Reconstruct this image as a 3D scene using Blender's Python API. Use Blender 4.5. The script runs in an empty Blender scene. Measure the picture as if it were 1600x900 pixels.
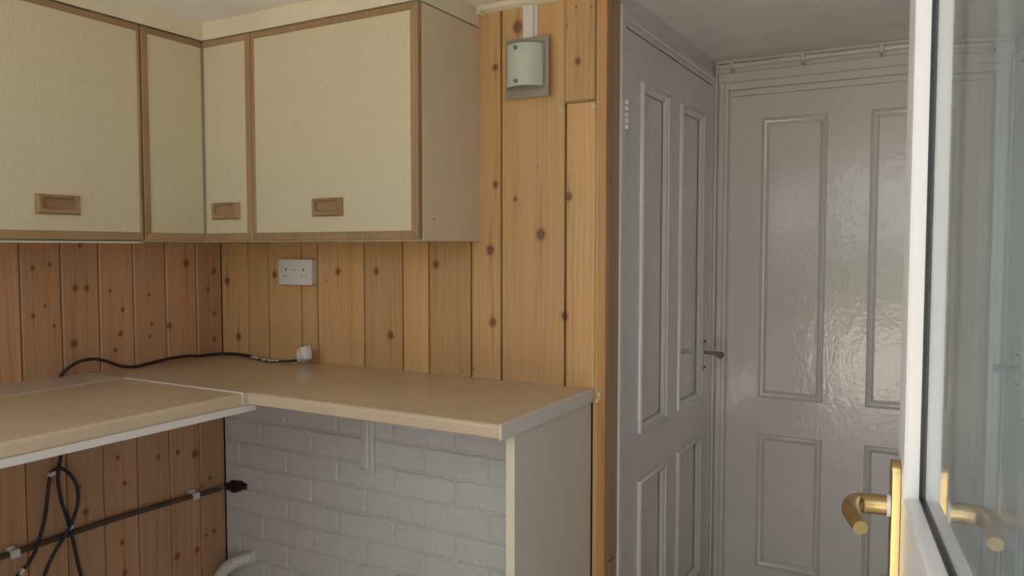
import bpy, bmesh, math, random
from mathutils import Vector, Matrix
random.seed(7)
C = bpy.context.scene.collection
# Layout units (lu) are surveyed relative to the camera foot; T() turns them into metres.
S, ZF = 0.84, 0.24
def T(x, y, z): return Vector((x * S, y * S, (z + ZF) * S))

# ------------------------------------------------------------------ camera
cam = bpy.data.cameras.new('camera'); cam_o = bpy.data.objects.new('camera', cam); C.objects.link(cam_o)
cam.sensor_width = 36; cam.lens = 1220 / 1600 * 36; cam.clip_start = 0.01
cam_o.location = T(0, 0, 1.38)
cam_o.rotation_euler = (math.radians(90) - math.atan(62 / 1220), 0, math.atan(688 / 1220))
bpy.context.scene.camera = cam_o
# ------------------------------------------------------------------ world, light, exposure
w = bpy.data.worlds.new('overcast_sky'); bpy.context.scene.world = w; w.use_nodes = True
wn = w.node_tree.nodes; wl = w.node_tree.links; wn.clear()
bg = wn.new('ShaderNodeBackground'); out = wn.new('ShaderNodeOutputWorld')
bg.inputs[0].default_value = (0.93, 0.97, 1.0, 1); bg.inputs[1].default_value = 1.0
wl.new(bg.outputs[0], out.inputs[0])
def portal(name, loc, rot, sx, sy):
    l = bpy.data.lights.new(name, 'AREA'); l.shape = 'RECTANGLE'; l.size = sx; l.size_y = sy
    l.cycles.is_portal = True
    o = bpy.data.objects.new(name, l); C.objects.link(o); o.location = loc; o.rotation_euler = rot
portal('doorway_portal', T(-.43, .10, .93), (math.radians(90), 0, 0), 1.08 * S, 2.35 * S)
portal('side_window_portal', T(.42, 2.75, 1.35), (0, math.radians(90), 0), 1.3 * S, 1.0 * S)
portal('sink_window_portal', T(-2.05, .10, 1.65), (math.radians(90), 0, 0), 1.0 * S, .9 * S)
sun = bpy.data.lights.new('hazy_sun', 'SUN'); sun.energy = 11.0; sun.angle = math.radians(3); sun.color = (1.0, .95, .88)
sun_o = bpy.data.objects.new('hazy_sun', sun); C.objects.link(sun_o)      # behind the house: it lights the patio only
sun_o.rotation_euler = Vector((.25, -.65, -.75)).to_track_quat('-Z', 'Y').to_euler()
vs = bpy.context.scene.view_settings
vs.view_transform = 'Standard'; vs.look = 'None'; vs.gamma = 1.0; vs.use_curve_mapping = False
vs.exposure = 1.33

# ------------------------------------------------------------------ materials
def new_mat(name):
    m = bpy.data.materials.new(name); m.use_nodes = True
    nt = m.node_tree; return m, nt, nt.nodes, nt.links, nt.nodes['Principled BSDF']
def val(nodes, op, links, a, b=None, c=None):
    n = nodes.new('ShaderNodeMath'); n.operation = op
    for i, v in enumerate((a, b, c)):
        if v is None: continue
        if isinstance(v, (int, float)): n.inputs[i].default_value = v
        else: links.new(v, n.inputs[i])
    return n.outputs[0]
def ramp(nodes, links, fac, stops):
    r = nodes.new('ShaderNodeValToRGB'); e = r.color_ramp.elements
    while len(e) < len(stops): e.new(0.5)
    for el, (p, c) in zip(e, stops):
        el.position = p; el.color = (c[0], c[1], c[2], 1) if not isinstance(c, (int, float)) else (c, c, c, 1)
    links.new(fac, r.inputs[0]); return r.outputs[0]
def mixc(nodes, links, fac, a, b, mode='MIX'):
    n = nodes.new('ShaderNodeMix'); n.data_type = 'RGBA'; n.blend_type = mode
    for sock, v in ((n.inputs['Factor'], fac), (n.inputs[6], a), (n.inputs[7], b)):
        if isinstance(v, (int, float)): sock.default_value = v
        elif isinstance(v, tuple): sock.default_value = (v[0], v[1], v[2], 1)
        else: links.new(v, sock)
    return n.outputs[2]
def noise(nodes, links, vec, scale, detail=3, rough=.5):
    n = nodes.new('ShaderNodeTexNoise'); n.inputs['Scale'].default_value = scale
    n.inputs['Detail'].default_value = detail; n.inputs['Roughness'].default_value = rough
    if vec is not None: links.new(vec, n.inputs['Vector'])
    return n.outputs['Fac']
def coords(nodes, links, scale=(1, 1, 1)):
    t = nodes.new('ShaderNodeTexCoord'); m = nodes.new('ShaderNodeMapping')
    m.inputs['Scale'].default_value = scale; links.new(t.outputs['Object'], m.inputs[0]); return m.outputs[0]
def bump(nodes, links, h, strength, dist, bs):
    b = nodes.new('ShaderNodeBump'); b.inputs['Strength'].default_value = strength
    b.inputs['Distance'].default_value = dist; links.new(h, b.inputs['Height']); links.new(b.outputs[0], bs.inputs['Normal'])

def plain(name, col, rough=.5, metal=0, var=.06, vscale=(6, 6, 6), bstr=0, bscale=60, coat=0, spec=.5):
    m, nt, N, L, B = new_mat(name)
    v = coords(N, L, vscale)
    f = noise(N, L, v, 1.0, 4)
    lo = tuple(c * (1 - var) for c in col); hi = tuple(min(1, c * (1 + var)) for c in col)
    L.new(ramp(N, L, f, [(.3, lo), (.7, hi)]), B.inputs['Base Color'])
    B.inputs['Roughness'].default_value = rough; B.inputs['Metallic'].default_value = metal
    B.inputs['Specular IOR Level'].default_value = spec
    if coat: B.inputs['Coat Weight'].default_value = coat; B.inputs['Coat Roughness'].default_value = .06
    if bstr:
        bump(N, L, noise(N, L, coords(N, L), bscale, 3), bstr, .002, B)
    return m

# knot group: accumulates nearest knot distance, grain deflection and streak
kg = bpy.data.node_groups.new('wood_knot', 'ShaderNodeTree')
for nm in ('Px', 'Py', 'Kx', 'Ky', 'R', 'D', 'O', 'Q'): kg.interface.new_socket(nm, in_out='INPUT', socket_type='NodeSocketFloat')
for nm in ('D', 'O', 'Q'): kg.interface.new_socket(nm, in_out='OUTPUT', socket_type='NodeSocketFloat')
gi = kg.nodes.new('NodeGroupInput'); go = kg.nodes.new('NodeGroupOutput'); kn_, kl = kg.nodes, kg.links
G = gi.outputs
dx = val(kn_, 'DIVIDE', kl, val(kn_, 'SUBTRACT', kl, G['Px'], G['Kx']), G['R'])
dy = val(kn_, 'DIVIDE', kl, val(kn_, 'SUBTRACT', kl, G['Py'], G['Ky']), G['R'])
dx2 = val(kn_, 'MULTIPLY', kl, dx, dx); dy2 = val(kn_, 'MULTIPLY', kl, dy, dy)
dd = val(kn_, 'SQRT', kl, val(kn_, 'MULTIPLY_ADD', kl, dy2, .7, dx2))
kl.new(val(kn_, 'MINIMUM', kl, G['D'], dd), go.inputs['D'])
q1 = val(kn_, 'ADD', kl, val(kn_, 'MULTIPLY_ADD', kl, dy2, .05, 1.0), val(kn_, 'MULTIPLY', kl, dx2, .35))
wgt = val(kn_, 'DIVIDE', kl, .8, val(kn_, 'MULTIPLY', kl, q1, q1))
off = val(kn_, 'MULTIPLY', kl, val(kn_, 'MULTIPLY', kl, dx, G['R']), wgt)
kl.new(val(kn_, 'ADD', kl, G['O'], off), go.inputs['O'])
q2 = val(kn_, 'ADD', kl, val(kn_, 'MULTIPLY_ADD', kl, dy2, .02, 1.0), val(kn_, 'MULTIPLY', kl, dx2, 9.0))
kl.new(val(kn_, 'MAXIMUM', kl, G['Q'], val(kn_, 'DIVIDE', kl, 1.0, q2)), go.inputs['Q'])

def pine(name, axis, light, mid, dark, knots, rough=.42, scale=1.0, kd=(.15, .065, .032)):
    m, nt, N, L, B = new_mat(name)
    t = N.new('ShaderNodeTexCoord'); sp = N.new('ShaderNodeSeparateXYZ'); L.new(t.outputs['Object'], sp.inputs[0])
    u = sp.outputs[axis]; v = sp.outputs['Z']
    info = N.new('ShaderNodeObjectInfo'); rnd = info.outputs['Random']
    # irregular wobble of the knot outline
    wob = noise(N, L, t.outputs['Object'], 60, 2)
    wu = val(N, 'MULTIPLY_ADD', L, wob, .006, val(N, 'SUBTRACT', L, u, .003))
    D = O = Q = None
    for (kx, ky, r) in knots:
        g = N.new('ShaderNodeGroup'); g.node_tree = kg
        L.new(wu, g.inputs['Px']); L.new(v, g.inputs['Py'])
        g.inputs['Kx'].default_value = kx; g.inputs['Ky'].default_value = ky; g.inputs['R'].default_value = r
        if D is None: g.inputs['D'].default_value = 99
        else: L.new(D, g.inputs['D']); L.new(O, g.inputs['O']); L.new(Q, g.inputs['Q'])
        D, O, Q = g.outputs['D'], g.outputs['O'], g.outputs['Q']
    uu = val(N, 'SUBTRACT', L, u, O) if O is not None else u
    # slow sideways drift of the grain along the board
    cv = N.new('ShaderNodeCombineXYZ'); L.new(val(N, 'MULTIPLY', L, uu, 4.0), cv.inputs[0]); L.new(val(N, 'MULTIPLY', L, v, .9), cv.inputs[1]); L.new(val(N, 'MULTIPLY', L, rnd, 37.0), cv.inputs[2])
    drift = noise(N, L, cv.outputs[0], 1.0, 2)
    ud = val(N, 'MULTIPLY_ADD', L, drift, .055, uu)
    c1 = N.new('ShaderNodeCombineXYZ'); L.new(val(N, 'MULTIPLY', L, ud, 140.0 * scale), c1.inputs[0]); L.new(val(N, 'MULTIPLY', L, v, 1.1), c1.inputs[1]); L.new(val(N, 'MULTIPLY', L, rnd, 91.0), c1.inputs[2])
    g1 = noise(N, L, c1.outputs[0], 1.0, 3, .55)
    c2 = N.new('ShaderNodeCombineXYZ'); L.new(val(N, 'MULTIPLY', L, ud, 420.0), c2.inputs[0]); L.new(val(N, 'MULTIPLY', L, v, 9.0), c2.inputs[1]); L.new(val(N, 'MULTIPLY', L, rnd, 17.0), c2.inputs[2])
    g2 = noise(N, L, c2.outputs[0], 1.0, 2)
    c3 = N.new('ShaderNodeCombineXYZ'); L.new(val(N, 'MULTIPLY', L, uu, 9.0), c3.inputs[0]); L.new(val(N, 'MULTIPLY', L, v, .8), c3.inputs[1]); L.new(val(N, 'MULTIPLY', L, rnd, 53.0), c3.inputs[2])
    g3 = noise(N, L, c3.outputs[0], 1.0, 2)
    f = val(N, 'ADD', L, val(N, 'MULTIPLY', L, g1, .5), val(N, 'ADD', L, val(N, 'MULTIPLY', L, g2, .2), val(N, 'MULTIPLY', L, g3, .3)))
    col = ramp(N, L, f, [(.33, dark), (.45, mid), (.6, light)])
    # each board a slightly different tone
    tone = ramp(N, L, rnd, [(0, .88), (1, 1.1)])
    col = mixc(N, L, 1.0, col, tone, 'MULTIPLY')
    if D is not None:
        st = ramp(N, L, Q, [(.15, 0), (.95, .5)])
        col = mixc(N, L, st, col, tuple(c * .45 for c in mid))
        halo = ramp(N, L, D, [(0, 1), (.5, .9)]); 
        hm = N.new('ShaderNodeMapRange'); L.new(D, hm.inputs['Value']); hm.inputs['From Min'].default_value = .95; hm.inputs['From Max'].default_value = 1.8
        hm.inputs['To Min'].default_value = .55; hm.inputs['To Max'].default_value = 0
        col = mixc(N, L, hm.outputs[0], col, tuple(c * .55 for c in mid))
        km = N.new('ShaderNodeMapRange'); L.new(D, km.inputs['Value']); km.inputs['From Min'].default_value = .85; km.inputs['From Max'].default_value = 1.08
        km.inputs['To Min'].default_value = .88; km.inputs['To Max'].default_value = 0
        rings = val(N, 'SINE', L, val(N, 'MULTIPLY', L, D, 11.0))
        kcol = mixc(N, L, val(N, 'MULTIPLY_ADD', L, rings, .35, .4), kd, tuple(c * 1.9 for c in kd))
        col = mixc(N, L, km.outputs[0], col, kcol)
    L.new(col, B.inputs['Base Color'])
    B.inputs['Roughness'].default_value = rough; B.inputs['Specular IOR Level'].default_value = .35
    bump(N, L, f, .12, .002, B)
    return m

KB = [(-2.344,1.24,.0114),(-2.099,1.268,.0107),(-1.803,1.283,.0099),(-1.639,1.286,.0096),(-1.402,1.311,.011),(-1.583,1.079,.0116),(-2.288,1.035,.0113),(-1.196,1.139,.0115),(-.958,1.168,.010),(-1.204,1.355,.0125),(-1.035,1.401,.0139),(-1.119,1.505,.0066),(-.946,1.507,.010),(-1.186,1.55,.0086),(-1.186,1.893,.0088),(-1.111,2.0,.0146),(-.918,1.879,.0083)]
KN = [(-1.855,1.25,.0028),(-1.045,1.596,.0023),(-1.262,.994,.0025),(-1.306,.983,.0025),(-.951,1.981,.0028),(-.924,2.026,.0028),(-.878,2.021,.0028)]
KL = [(1.436,1.065,.0103),(1.349,1.188,.0045),(1.315,1.16,.0056),(1.376,1.126,.0045),(1.445,1.238,.008),(1.48,1.236,.008),(1.591,1.08,.0071),(1.572,1.029,.0059),(1.602,1.159,.0059),(1.559,1.224,.0047),(1.7,1.202,.0048),(1.707,1.104,.0048),(1.699,1.061,.0048),(1.777,1.091,.0085),(1.941,1.211,.0075),(1.967,1.12,.0063),(1.965,1.025,.0076),(1.85,1.309,.0111),(1.968,1.276,.0088),(1.368,1.311,.0056),(1.317,1.302,.0056),(1.463,1.369,.0057),(1.458,.526,.0095),(1.871,.617,.0128),(1.799,.639,.0075),(1.571,.674,.006),(1.722,.641,.0074),(1.593,.583,.0061),(1.579,.387,.0074),(1.787,.268,.0104),(1.871,.263,.0092),(1.585,.283,.0088),(1.933,.512,.0065),(1.898,.492,.0052),(1.948,.309,.0067),(1.911,.305,.0053),(1.441,.611,.0047)]
M = {}
M['pine'] = pine('honey_pine', 'X', (.64, .41, .195), (.58, .355, .155), (.49, .275, .11), KB + KN)
M['old_pine'] = pine('aged_pine', 'Y', (.58, .345, .195), (.52, .295, .157), (.42, .215, .105), KL, .36)
M['shaded_side_pine'] = pine('shaded_side_pine', 'Y', (.46, .32, .215), (.40, .265, .17), (.32, .20, .12), [(2.014,1.76,.0127),(2.022,1.55,.0117),(2.011,1.357,.0054),(2.012,1.017,.0072)], .5)  # darker pine copy, shade on the partition end put into its colour
M['trim_pine'] = pine('orange_pine_trim', 'X', (.52, .29, .12), (.46, .235, .09), (.34, .16, .06), [], .4)
M['oak'] = pine('oak_edging', 'X', (.40, .27, .145), (.33, .21, .11), (.23, .14, .07), [], .45, 1.6)
M['dark_gap'] = plain('dark_groove', (.03, .016, .009), .9)
M['ceiling'] = plain('matt_ceiling_paint', (.88, .83, .77), .85, bstr=.15, bscale=90)
M['soffit'] = plain('cream_matt_paint', (.72, .66, .50), .6, bstr=.1)
M['carcass'] = plain('beige_laminate', (.68, .57, .44), .42, var=.02)
M['white_gloss'] = plain('white_gloss_paint', (.74, .72, .69), .2, var=.02, bstr=.35, bscale=45, coat=.4)
def gloss():
    m, nt, N, L, B = new_mat('white_gloss_paint')
    f = noise(N, L, coords(N, L, (5, 5, 5)), 1.0, 4)
    L.new(ramp(N, L, f, [(.3, (.70, .67, .625)), (.7, (.75, .72, .675))]), B.inputs['Base Color'])
    B.inputs['Roughness'].default_value = .16; B.inputs['Coat Weight'].default_value = .6; B.inputs['Coat Roughness'].default_value = .03
    a = noise(N, L, coords(N, L, (95, 95, 60)), 1.0, 3); c = noise(N, L, coords(N, L, (26, 26, 16)), 1.0, 2)
    h = val(N, 'ADD', L, val(N, 'MULTIPLY', L, a, .45), c)
    b = N.new('ShaderNodeBump'); b.inputs['Strength'].default_value = .6; b.inputs['Distance'].default_value = .0022
    L.new(h, b.inputs['Height']); L.new(b.outputs[0], B.inputs['Normal']); L.new(b.outputs[0], B.inputs['Coat Normal']); return m
M['white_gloss'] = gloss()
M['white_matt'] = plain('white_wall_paint', (.74, .72, .69), .55, var=.03, bstr=.2)
M['plastic'] = plain('white_plastic', (.72, .70, .67), .3, var=.02)
M['upvc'] = plain('white_upvc', (.80, .80, .80), .28, var=.01)
M['brass'] = plain('satin_brass', (.54, .40, .18), .3, 1, .04, (90, 90, 90))
M['steel'] = plain('dull_steel', (.62, .60, .57), .3, 1, .05)
M['nut'] = plain('dark_nickel', (.30, .29, .27), .35, 1, .05)
M['rubber'] = plain('black_rubber', (.018, .019, .022), .45)
M['spacer'] = plain('grey_spacer_bar', (.2, .21, .22), .5)
M['black'] = plain('black_sealant', (.012, .010, .010), .35, bstr=.8, bscale=80)
M['pipe_dark'] = plain('dark_painted_pipe', (.085, .06, .048), .45, var=.2)
M['slot'] = plain('dark_slot', (.02, .02, .02), .6)
M['alu'] = plain('worktop_end_strip', (.74, .71, .66), .35, 0, var=.03)
M['floor'] = plain('pale_vinyl_floor', (.58, .54, .48), .3, var=.12)
M['patio'] = plain('patio_concrete', (.56, .50, .44), .8, var=.12, vscale=(3, 3, 3))
M['hedge'] = plain('hedge_green', (.06, .085, .04), .9, var=.5, vscale=(9, 9, 9))
M['plaster'] = plain('wall_plaster', (.55, .52, .46), .7)
M['curtain'] = plain('blue_grey_curtain', (.62, .68, .76), .8, var=.05)
_n = M['curtain'].node_tree; _t = _n.nodes.new('ShaderNodeBsdfTranslucent'); _t.inputs[0].default_value = (.68, .68, .69, 1); _m = _n.nodes.new('ShaderNodeMixShader'); _m.inputs[0].default_value = .5
_n.links.new(_n.nodes['Principled BSDF'].outputs[0], _m.inputs[1]); _n.links.new(_t.outputs[0], _m.inputs[2]); _n.links.new(_m.outputs[0], _n.nodes['Material Output'].inputs['Surface'])
M['frosted'] = plain('frosted_shade_glass', (.50, .58, .48), .22, var=.01, coat=.3)
M['plate_glass'] = plain('grey_backplate_glass', (.30, .27, .215), .12, var=.02, coat=.5)

def linen():
    m, nt, N, L, B = new_mat('linen_laminate')
    a = noise(N, L, coords(N, L, (700, 700, 45)), 1.0, 2)
    b = noise(N, L, coords(N, L, (120, 120, 1100)), 1.0, 2)
    f = val(N, 'ADD', L, val(N, 'MULTIPLY', L, a, .7), val(N, 'MULTIPLY', L, b, .3))
    L.new(ramp(N, L, f, [(.3, (.54, .475, .325)), (.5, (.62, .555, .395)), (.7, (.67, .61, .45))]), B.inputs['Base Color'])
    B.inputs['Roughness'].default_value = .5; bump(N, L, f, .15, .001, B); return m
M['panel_beige'] = plain('pale_beige_laminate', (.74, .67, .58), .4, var=.02)
M['linen'] = linen()
def speckle():
    m, nt, N, L, B = new_mat('speckled_worktop')
    a = noise(N, L, coords(N, L), 800, 2); b = noise(N, L, coords(N, L), 3, 3)
    c = ramp(N, L, a, [(.34, (.47, .36, .245)), (.5, (.59, .465, .33)), (.68, (.69, .57, .42))])
    c = mixc(N, L, 1.0, c, ramp(N, L, b, [(.3, .94), (.7, 1.04)]), 'MULTIPLY')
    L.new(c, B.inputs['Base Color']); B.inputs['Roughness'].default_value = .22; return m
M['worktop'] = speckle()
M['filler_strip'] = plain('faded_laminate_strip', (.56, .47, .38), .35, var=.05)
def brickpaint(name, base):
    m, nt, N, L, B = new_mat(name)
    g = N.new('ShaderNodeNewGeometry')
    a = noise(N, L, g.outputs['Position'], 55, 4, .6); b = noise(N, L, g.outputs['Position'], 190, 3, .6); c = noise(N, L, g.outputs['Position'], 7, 3)
    L.new(ramp(N, L, c, [(.3, tuple(x * .95 for x in base)), (.7, base)]), B.inputs['Base Color'])
    B.inputs['Roughness'].default_value = .5
    h = val(N, 'ADD', L, a, val(N, 'MULTIPLY', L, b, .7)); bump(N, L, h, 1.0, .008, B); return m
M['brick'] = brickpaint('painted_brick', (.86, .86, .87))
M['mortar'] = brickpaint('shaded_painted_mortar', (.79, .775, .765))  # white paint darkened: the shade of the joints is put into the colour
def glass():
    m, nt, N, L, B = new_mat('clear_glazing'); N.remove(B)
    o = N['Material Output']; g = N.new('ShaderNodeNewGeometry')
    ior = N.new('ShaderNodeMapRange'); L.new(g.outputs['Backfacing'], ior.inputs['Value']); ior.inputs['To Min'].default_value = 1.5; ior.inputs['To Max'].default_value = 1 / 1.5
    fr = N.new('ShaderNodeFresnel'); L.new(ior.outputs[0], fr.inputs['IOR'])
    tr = N.new('ShaderNodeBsdfTransparent'); tr.inputs[0].default_value = (.95, .97, .97, 1)
    gl = N.new('ShaderNodeBsdfGlossy'); gl.inputs['Roughness'].default_value = 0.0; gl.inputs[0].default_value = (.95, .98, 1, 1)
    mx = N.new('ShaderNodeMixShader'); L.new(fr.outputs[0], mx.inputs[0]); L.new(tr.outputs[0], mx.inputs[1]); L.new(gl.outputs[0], mx.inputs[2])
    df = N.new('ShaderNodeBsdfDiffuse'); df.inputs[0].default_value = (.8, .85, .9, 1)      # pale bluish haze mixed into the colour to brighten the glass
    m2 = N.new('ShaderNodeMixShader'); m2.inputs[0].default_value = .06; L.new(mx.outputs[0], m2.inputs[1]); L.new(df.outputs[0], m2.inputs[2])
    L.new(m2.outputs[0], o.inputs['Surface']); return m
M['glass'] = glass()

# ------------------------------------------------------------------ builders
ORG = {}
def tag(o, label=None, cat=None, group=None, kind=None):
    if label: o['label'] = label
    if cat: o['category'] = cat
    if group: o['group'] = group
    if kind: o['kind'] = kind
    return o
def thing(name, label, cat, org, group=None, kind=None):
    o = bpy.data.objects.new(name, None); C.objects.link(o); o.empty_display_size = .05
    o.location = T(*org); ORG[o.name] = T(*org); return tag(o, label, cat, group, kind)
def obj(name, bm, mat, parent=None, org=None, smooth=None, metres=False):
    """link a bmesh authored in layout units as one mesh object"""
    if not metres:
        for v in bm.verts: v.co = T(*v.co)
    if parent is not None: o0 = ORG[parent.name]
    else: o0 = T(*org) if org else Vector((0, 0, 0))
    for v in bm.verts: v.co = v.co - o0
    bmesh.ops.recalc_face_normals(bm, faces=bm.faces)
    me = bpy.data.meshes.new(name); bm.to_mesh(me); bm.free(); me.materials.append(mat)
    o = bpy.data.objects.new(name, me); C.objects.link(o)
    ORG[o.name] = o0
    if parent is not None: o.parent = parent
    else: o.location = o0
    if smooth is not None:
        for p in me.polygons: p.use_smooth = True
        me.set_sharp_from_angle(angle=math.radians(smooth))
    return o
def BM(): return bmesh.new()
def box(bm, x0, x1, y0, y1, z0, z1, bev=0, seg=1, fn=None):
    vs_ = [bm.verts.new((x, y, z)) for x in (x0, x1) for y in (y0, y1) for z in (z0, z1)]
    fs = [bm.faces.new([vs_[i] for i in q]) for q in ((0,1,3,2),(4,6,7,5),(0,4,5,1),(2,3,7,6),(0,2,6,4),(1,5,7,3))]
    if bev:
        es = list({e for f in fs for e in f.edges})
        r = bmesh.ops.bevel(bm, geom=es, offset=bev, segments=seg, profile=.5, affect='EDGES')
        vs_ = list({v for f in r['faces'] for v in f.verts} | {v for v in vs_ if v.is_valid})
    if fn:
        for v in vs_: v.co = fn(v.co)
    return vs_
def B1(*a, **k): b = BM(); box(b, *a, **k); return b
def tube(bm, pts, rad, n=10, caps=True, fn=None, sub=1):
    P = [Vector(p) for p in pts]
    R = rad if isinstance(rad, (list, tuple)) else [rad] * len(P)
    if sub > 1:
        Q, RR = [], []
        for i in range(len(P) - 1):
            p0, p1, p2, p3 = P[max(i-1, 0)], P[i], P[i+1], P[min(i+2, len(P)-1)]
            for k in range(sub):
                t = k / sub
                Q.append(.5 * ((2*p1) + (p2-p0)*t + (2*p0-5*p1+4*p2-p3)*t*t + (3*p1-p0-3*p2+p3)*t**3)); RR.append(R[i] + (R[i+1]-R[i])*t)
        Q.append(P[-1]); RR.append(R[-1]); P, R = Q, RR
    if fn: P = [Vector(fn(p)) for p in P]
    rings = []; nrm = None
    for i, p in enumerate(P):
        d = (P[min(i+1, len(P)-1)] - P[max(i-1, 0)]).normalized()
        if nrm is None: nrm = d.orthogonal().normalized()
        nrm = (nrm - d * nrm.dot(d)).normalized(); b = d.cross(nrm)
        rings.append([bm.verts.new(p + (nrm*math.cos(2*math.pi*k/n) + b*math.sin(2*math.pi*k/n)) * R[i]) for k in range(n)])
    for a, b in zip(rings, rings[1:]):
        for k in range(n): bm.faces.new((a[k], a[(k+1) % n], b[(k+1) % n], b[k]))
    if caps: bm.faces.new(rings[0]); bm.faces.new(rings[-1][::-1])
def profile_frame(bm, a0, a1, z0, z1, prof, fn):
    """mitred moulding round a rectangle; prof = (inset, height) pairs; fn(a, h, z) -> point"""
    loops = []
    for ins, h in prof:
        loops.append([bm.verts.new(fn(a, h, z)) for a, z in ((a0+ins, z0+ins), (a1-ins, z0+ins), (a1-ins, z1-ins), (a0+ins, z1-ins))])
    for p, q in zip(loops, loops[1:]):
        for k in range(4): bm.faces.new((p[k], p[(k+1) % 4], q[(k+1) % 4], q[k]))
    return loops
def cyl(bm, p0, p1, r, n=16, fn=None): tube(bm, [p0, p1], r, n, fn=fn)
def st(o, label=None): return tag(o, label, None, None, 'structure')

YB, XL, XE, Y2, XR = 2.385, -2.825, -.99, 3.741, .36
ZC, ZL, ZG = 2.225, 2.262, -.24       # room ceiling, lobby ceiling, floor
# ------------------------------------------------------------------ setting: shell
st(obj('floor', B1(XL-.2, XR+.2, 0, Y2+.2, ZG-.1, ZG), M['floor']))
st(obj('ceiling', B1(XL-.2, XR+.2, 0, 2.42, ZC, ZC+.2), M['ceiling']))
st(obj('ceiling_lobby', B1(XL-.2, XR+.2, 2.42, Y2+.2, ZL, ZL+.16), M['ceiling']))
st(obj('ground_outside', B1(-9, 9, -14, 0, ZG-.3, ZG-.16), M['patio']))
b = BM()
for k in range(60):
    x = -9 + 18 * k / 60
    box(b, x, x+.3, -12.2 - random.random()*.25, -12.9, ZG-.16, 1.35 + random.random()*.25)
st(obj('garden_hedge', b, M['hedge']))

# back wall: backing + brick + boards
wb = st(obj('wall_back', B1(XL-.2, XE-.012, YB+.022, YB+.11, ZG, ZC), M['dark_gap']))
obj('mortar_bed', B1(XL+.004, -1.05, YB-.0008, YB+.021, ZG, .875), M['mortar'], wb)
bx = [-2.825,-2.662,-2.538,-2.349,-2.26,-2.014,-1.825,-1.703,-1.516,-1.390,-1.1405,-1.017]
for i in range(len(bx)-1):
    g = .0052
    zb = .9 if i < len(bx)-2 else ZG
    if i == len(bx)-2:      # right-hand board: cut where the access panel sits
        obj('board', B1(bx[i]+g, -1.03 , YB, YB+.02, .9, 1.862, bev=.0018), M['pine'], wb)
        obj('board', B1(-1.036, bx[i+1], YB+.003, YB+.021, ZG, .9), M['pine'], wb)
        obj('board', B1(-1.0285, bx[i+1], YB, YB+.02, .9, ZC, bev=.001), M['pine'], wb)
        obj('access_panel', B1(bx[i]+.001, -1.0335, YB-.005, YB+.018, 1.868, ZC, bev=.002), M['pine'], wb)
        b = BM(); box(b, bx[i]+.003, -1.0335, YB-.004, YB, 1.8625, 1.8665); box(b, -1.0325, -1.0295, YB-.004, YB, 1.8625, ZC)
        obj('panel_edge_bead', b, M['oak'], wb)
    else:
        obj('board', B1(bx[i]+(g if i else 0), bx[i+1]-g*.4, YB, YB+.02, zb, ZC, bev=.0014), M['pine'], wb)
# painted brickwork under the worktop
def brick_bm(w_, jag):
    b = BM(); box(b, 0, w_, -.012, .008, 0, .092, bev=.0055, seg=2)
    for v in b.verts:
        if v.co.y < 0: v.co += Vector((random.uniform(-1, 1), random.uniform(-.6, .6), random.uniform(-1, 1))) * jag
    return b
def brick_mesh(w_):
    b = brick_bm(w_, .0009)
    for v in b.verts: v.co *= S
    bmesh.ops.recalc_face_normals(b, faces=b.faces)
    me = bpy.data.meshes.new('brick'); b.to_mesh(me); b.free(); me.materials.append(M['brick'])
    return me
bvar = [brick_mesh(.274) for _ in range(6)]
pit = .1035
for r in range(-4, 8):
    z = .113 + (r - 1) * pit + .006
    if z < ZG - .02: continue
    off_ = -2.573 if r % 2 else -2.433
    x = off_ - .285 * 2
    while x < -1.07:
        x0, x1 = max(x, XL + .012), min(x + .274, -1.055)
        if x1 - x0 > .03:
            full = abs((x1 - x0) - .274) < .001
            me = random.choice(bvar) if full else brick_mesh(x1 - x0)
            o = bpy.data.objects.new('brick', me); C.objects.link(o); o.parent = wb
            o.location = T(x0 + random.uniform(-.0015, .0015), YB + .004 + random.uniform(-.0015, .0015), z + random.uniform(-.001, .001))
        x += .285

# left wall boards
wlft = st(obj('wall_left', B1(XL-.15, XL-.018, 0, YB+.02, ZG, ZC), M['dark_gap']))
ly = [.09,.234,.378,.522,.666,.81,.954,1.098,1.242,1.384,1.525,1.669,1.813,1.957,2.104,2.252,2.385]
for a, c in zip(ly, ly[1:]):
    obj('board', B1(XL-.018, XL, a+.0018, c-(.0018 if c < 2.38 else 0), ZG, ZC, bev=.005), M['old_pine'], wlft)
# corner trim and end of the partition
st(obj('trim_1', B1(-1.0165, XE, YB-.004, YB+.03, ZG, ZC, bev=.002), M['trim_pine']))
we = st(obj('wall_partition_end', B1(XE-.05, XE-.014, YB+.031, 2.52, ZG, ZC+.03), M['dark_gap']))
obj('board', B1(XE-.014, XE-.001, YB+.031, 2.498, .318, ZC+.03, bev=.0015), M['shaded_side_pine'], we)
obj('board', B1(XE-.014, XE-.001, YB+.031, 2.498, ZG, .312, bev=.0015), M['shaded_side_pine'], we)
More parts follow.
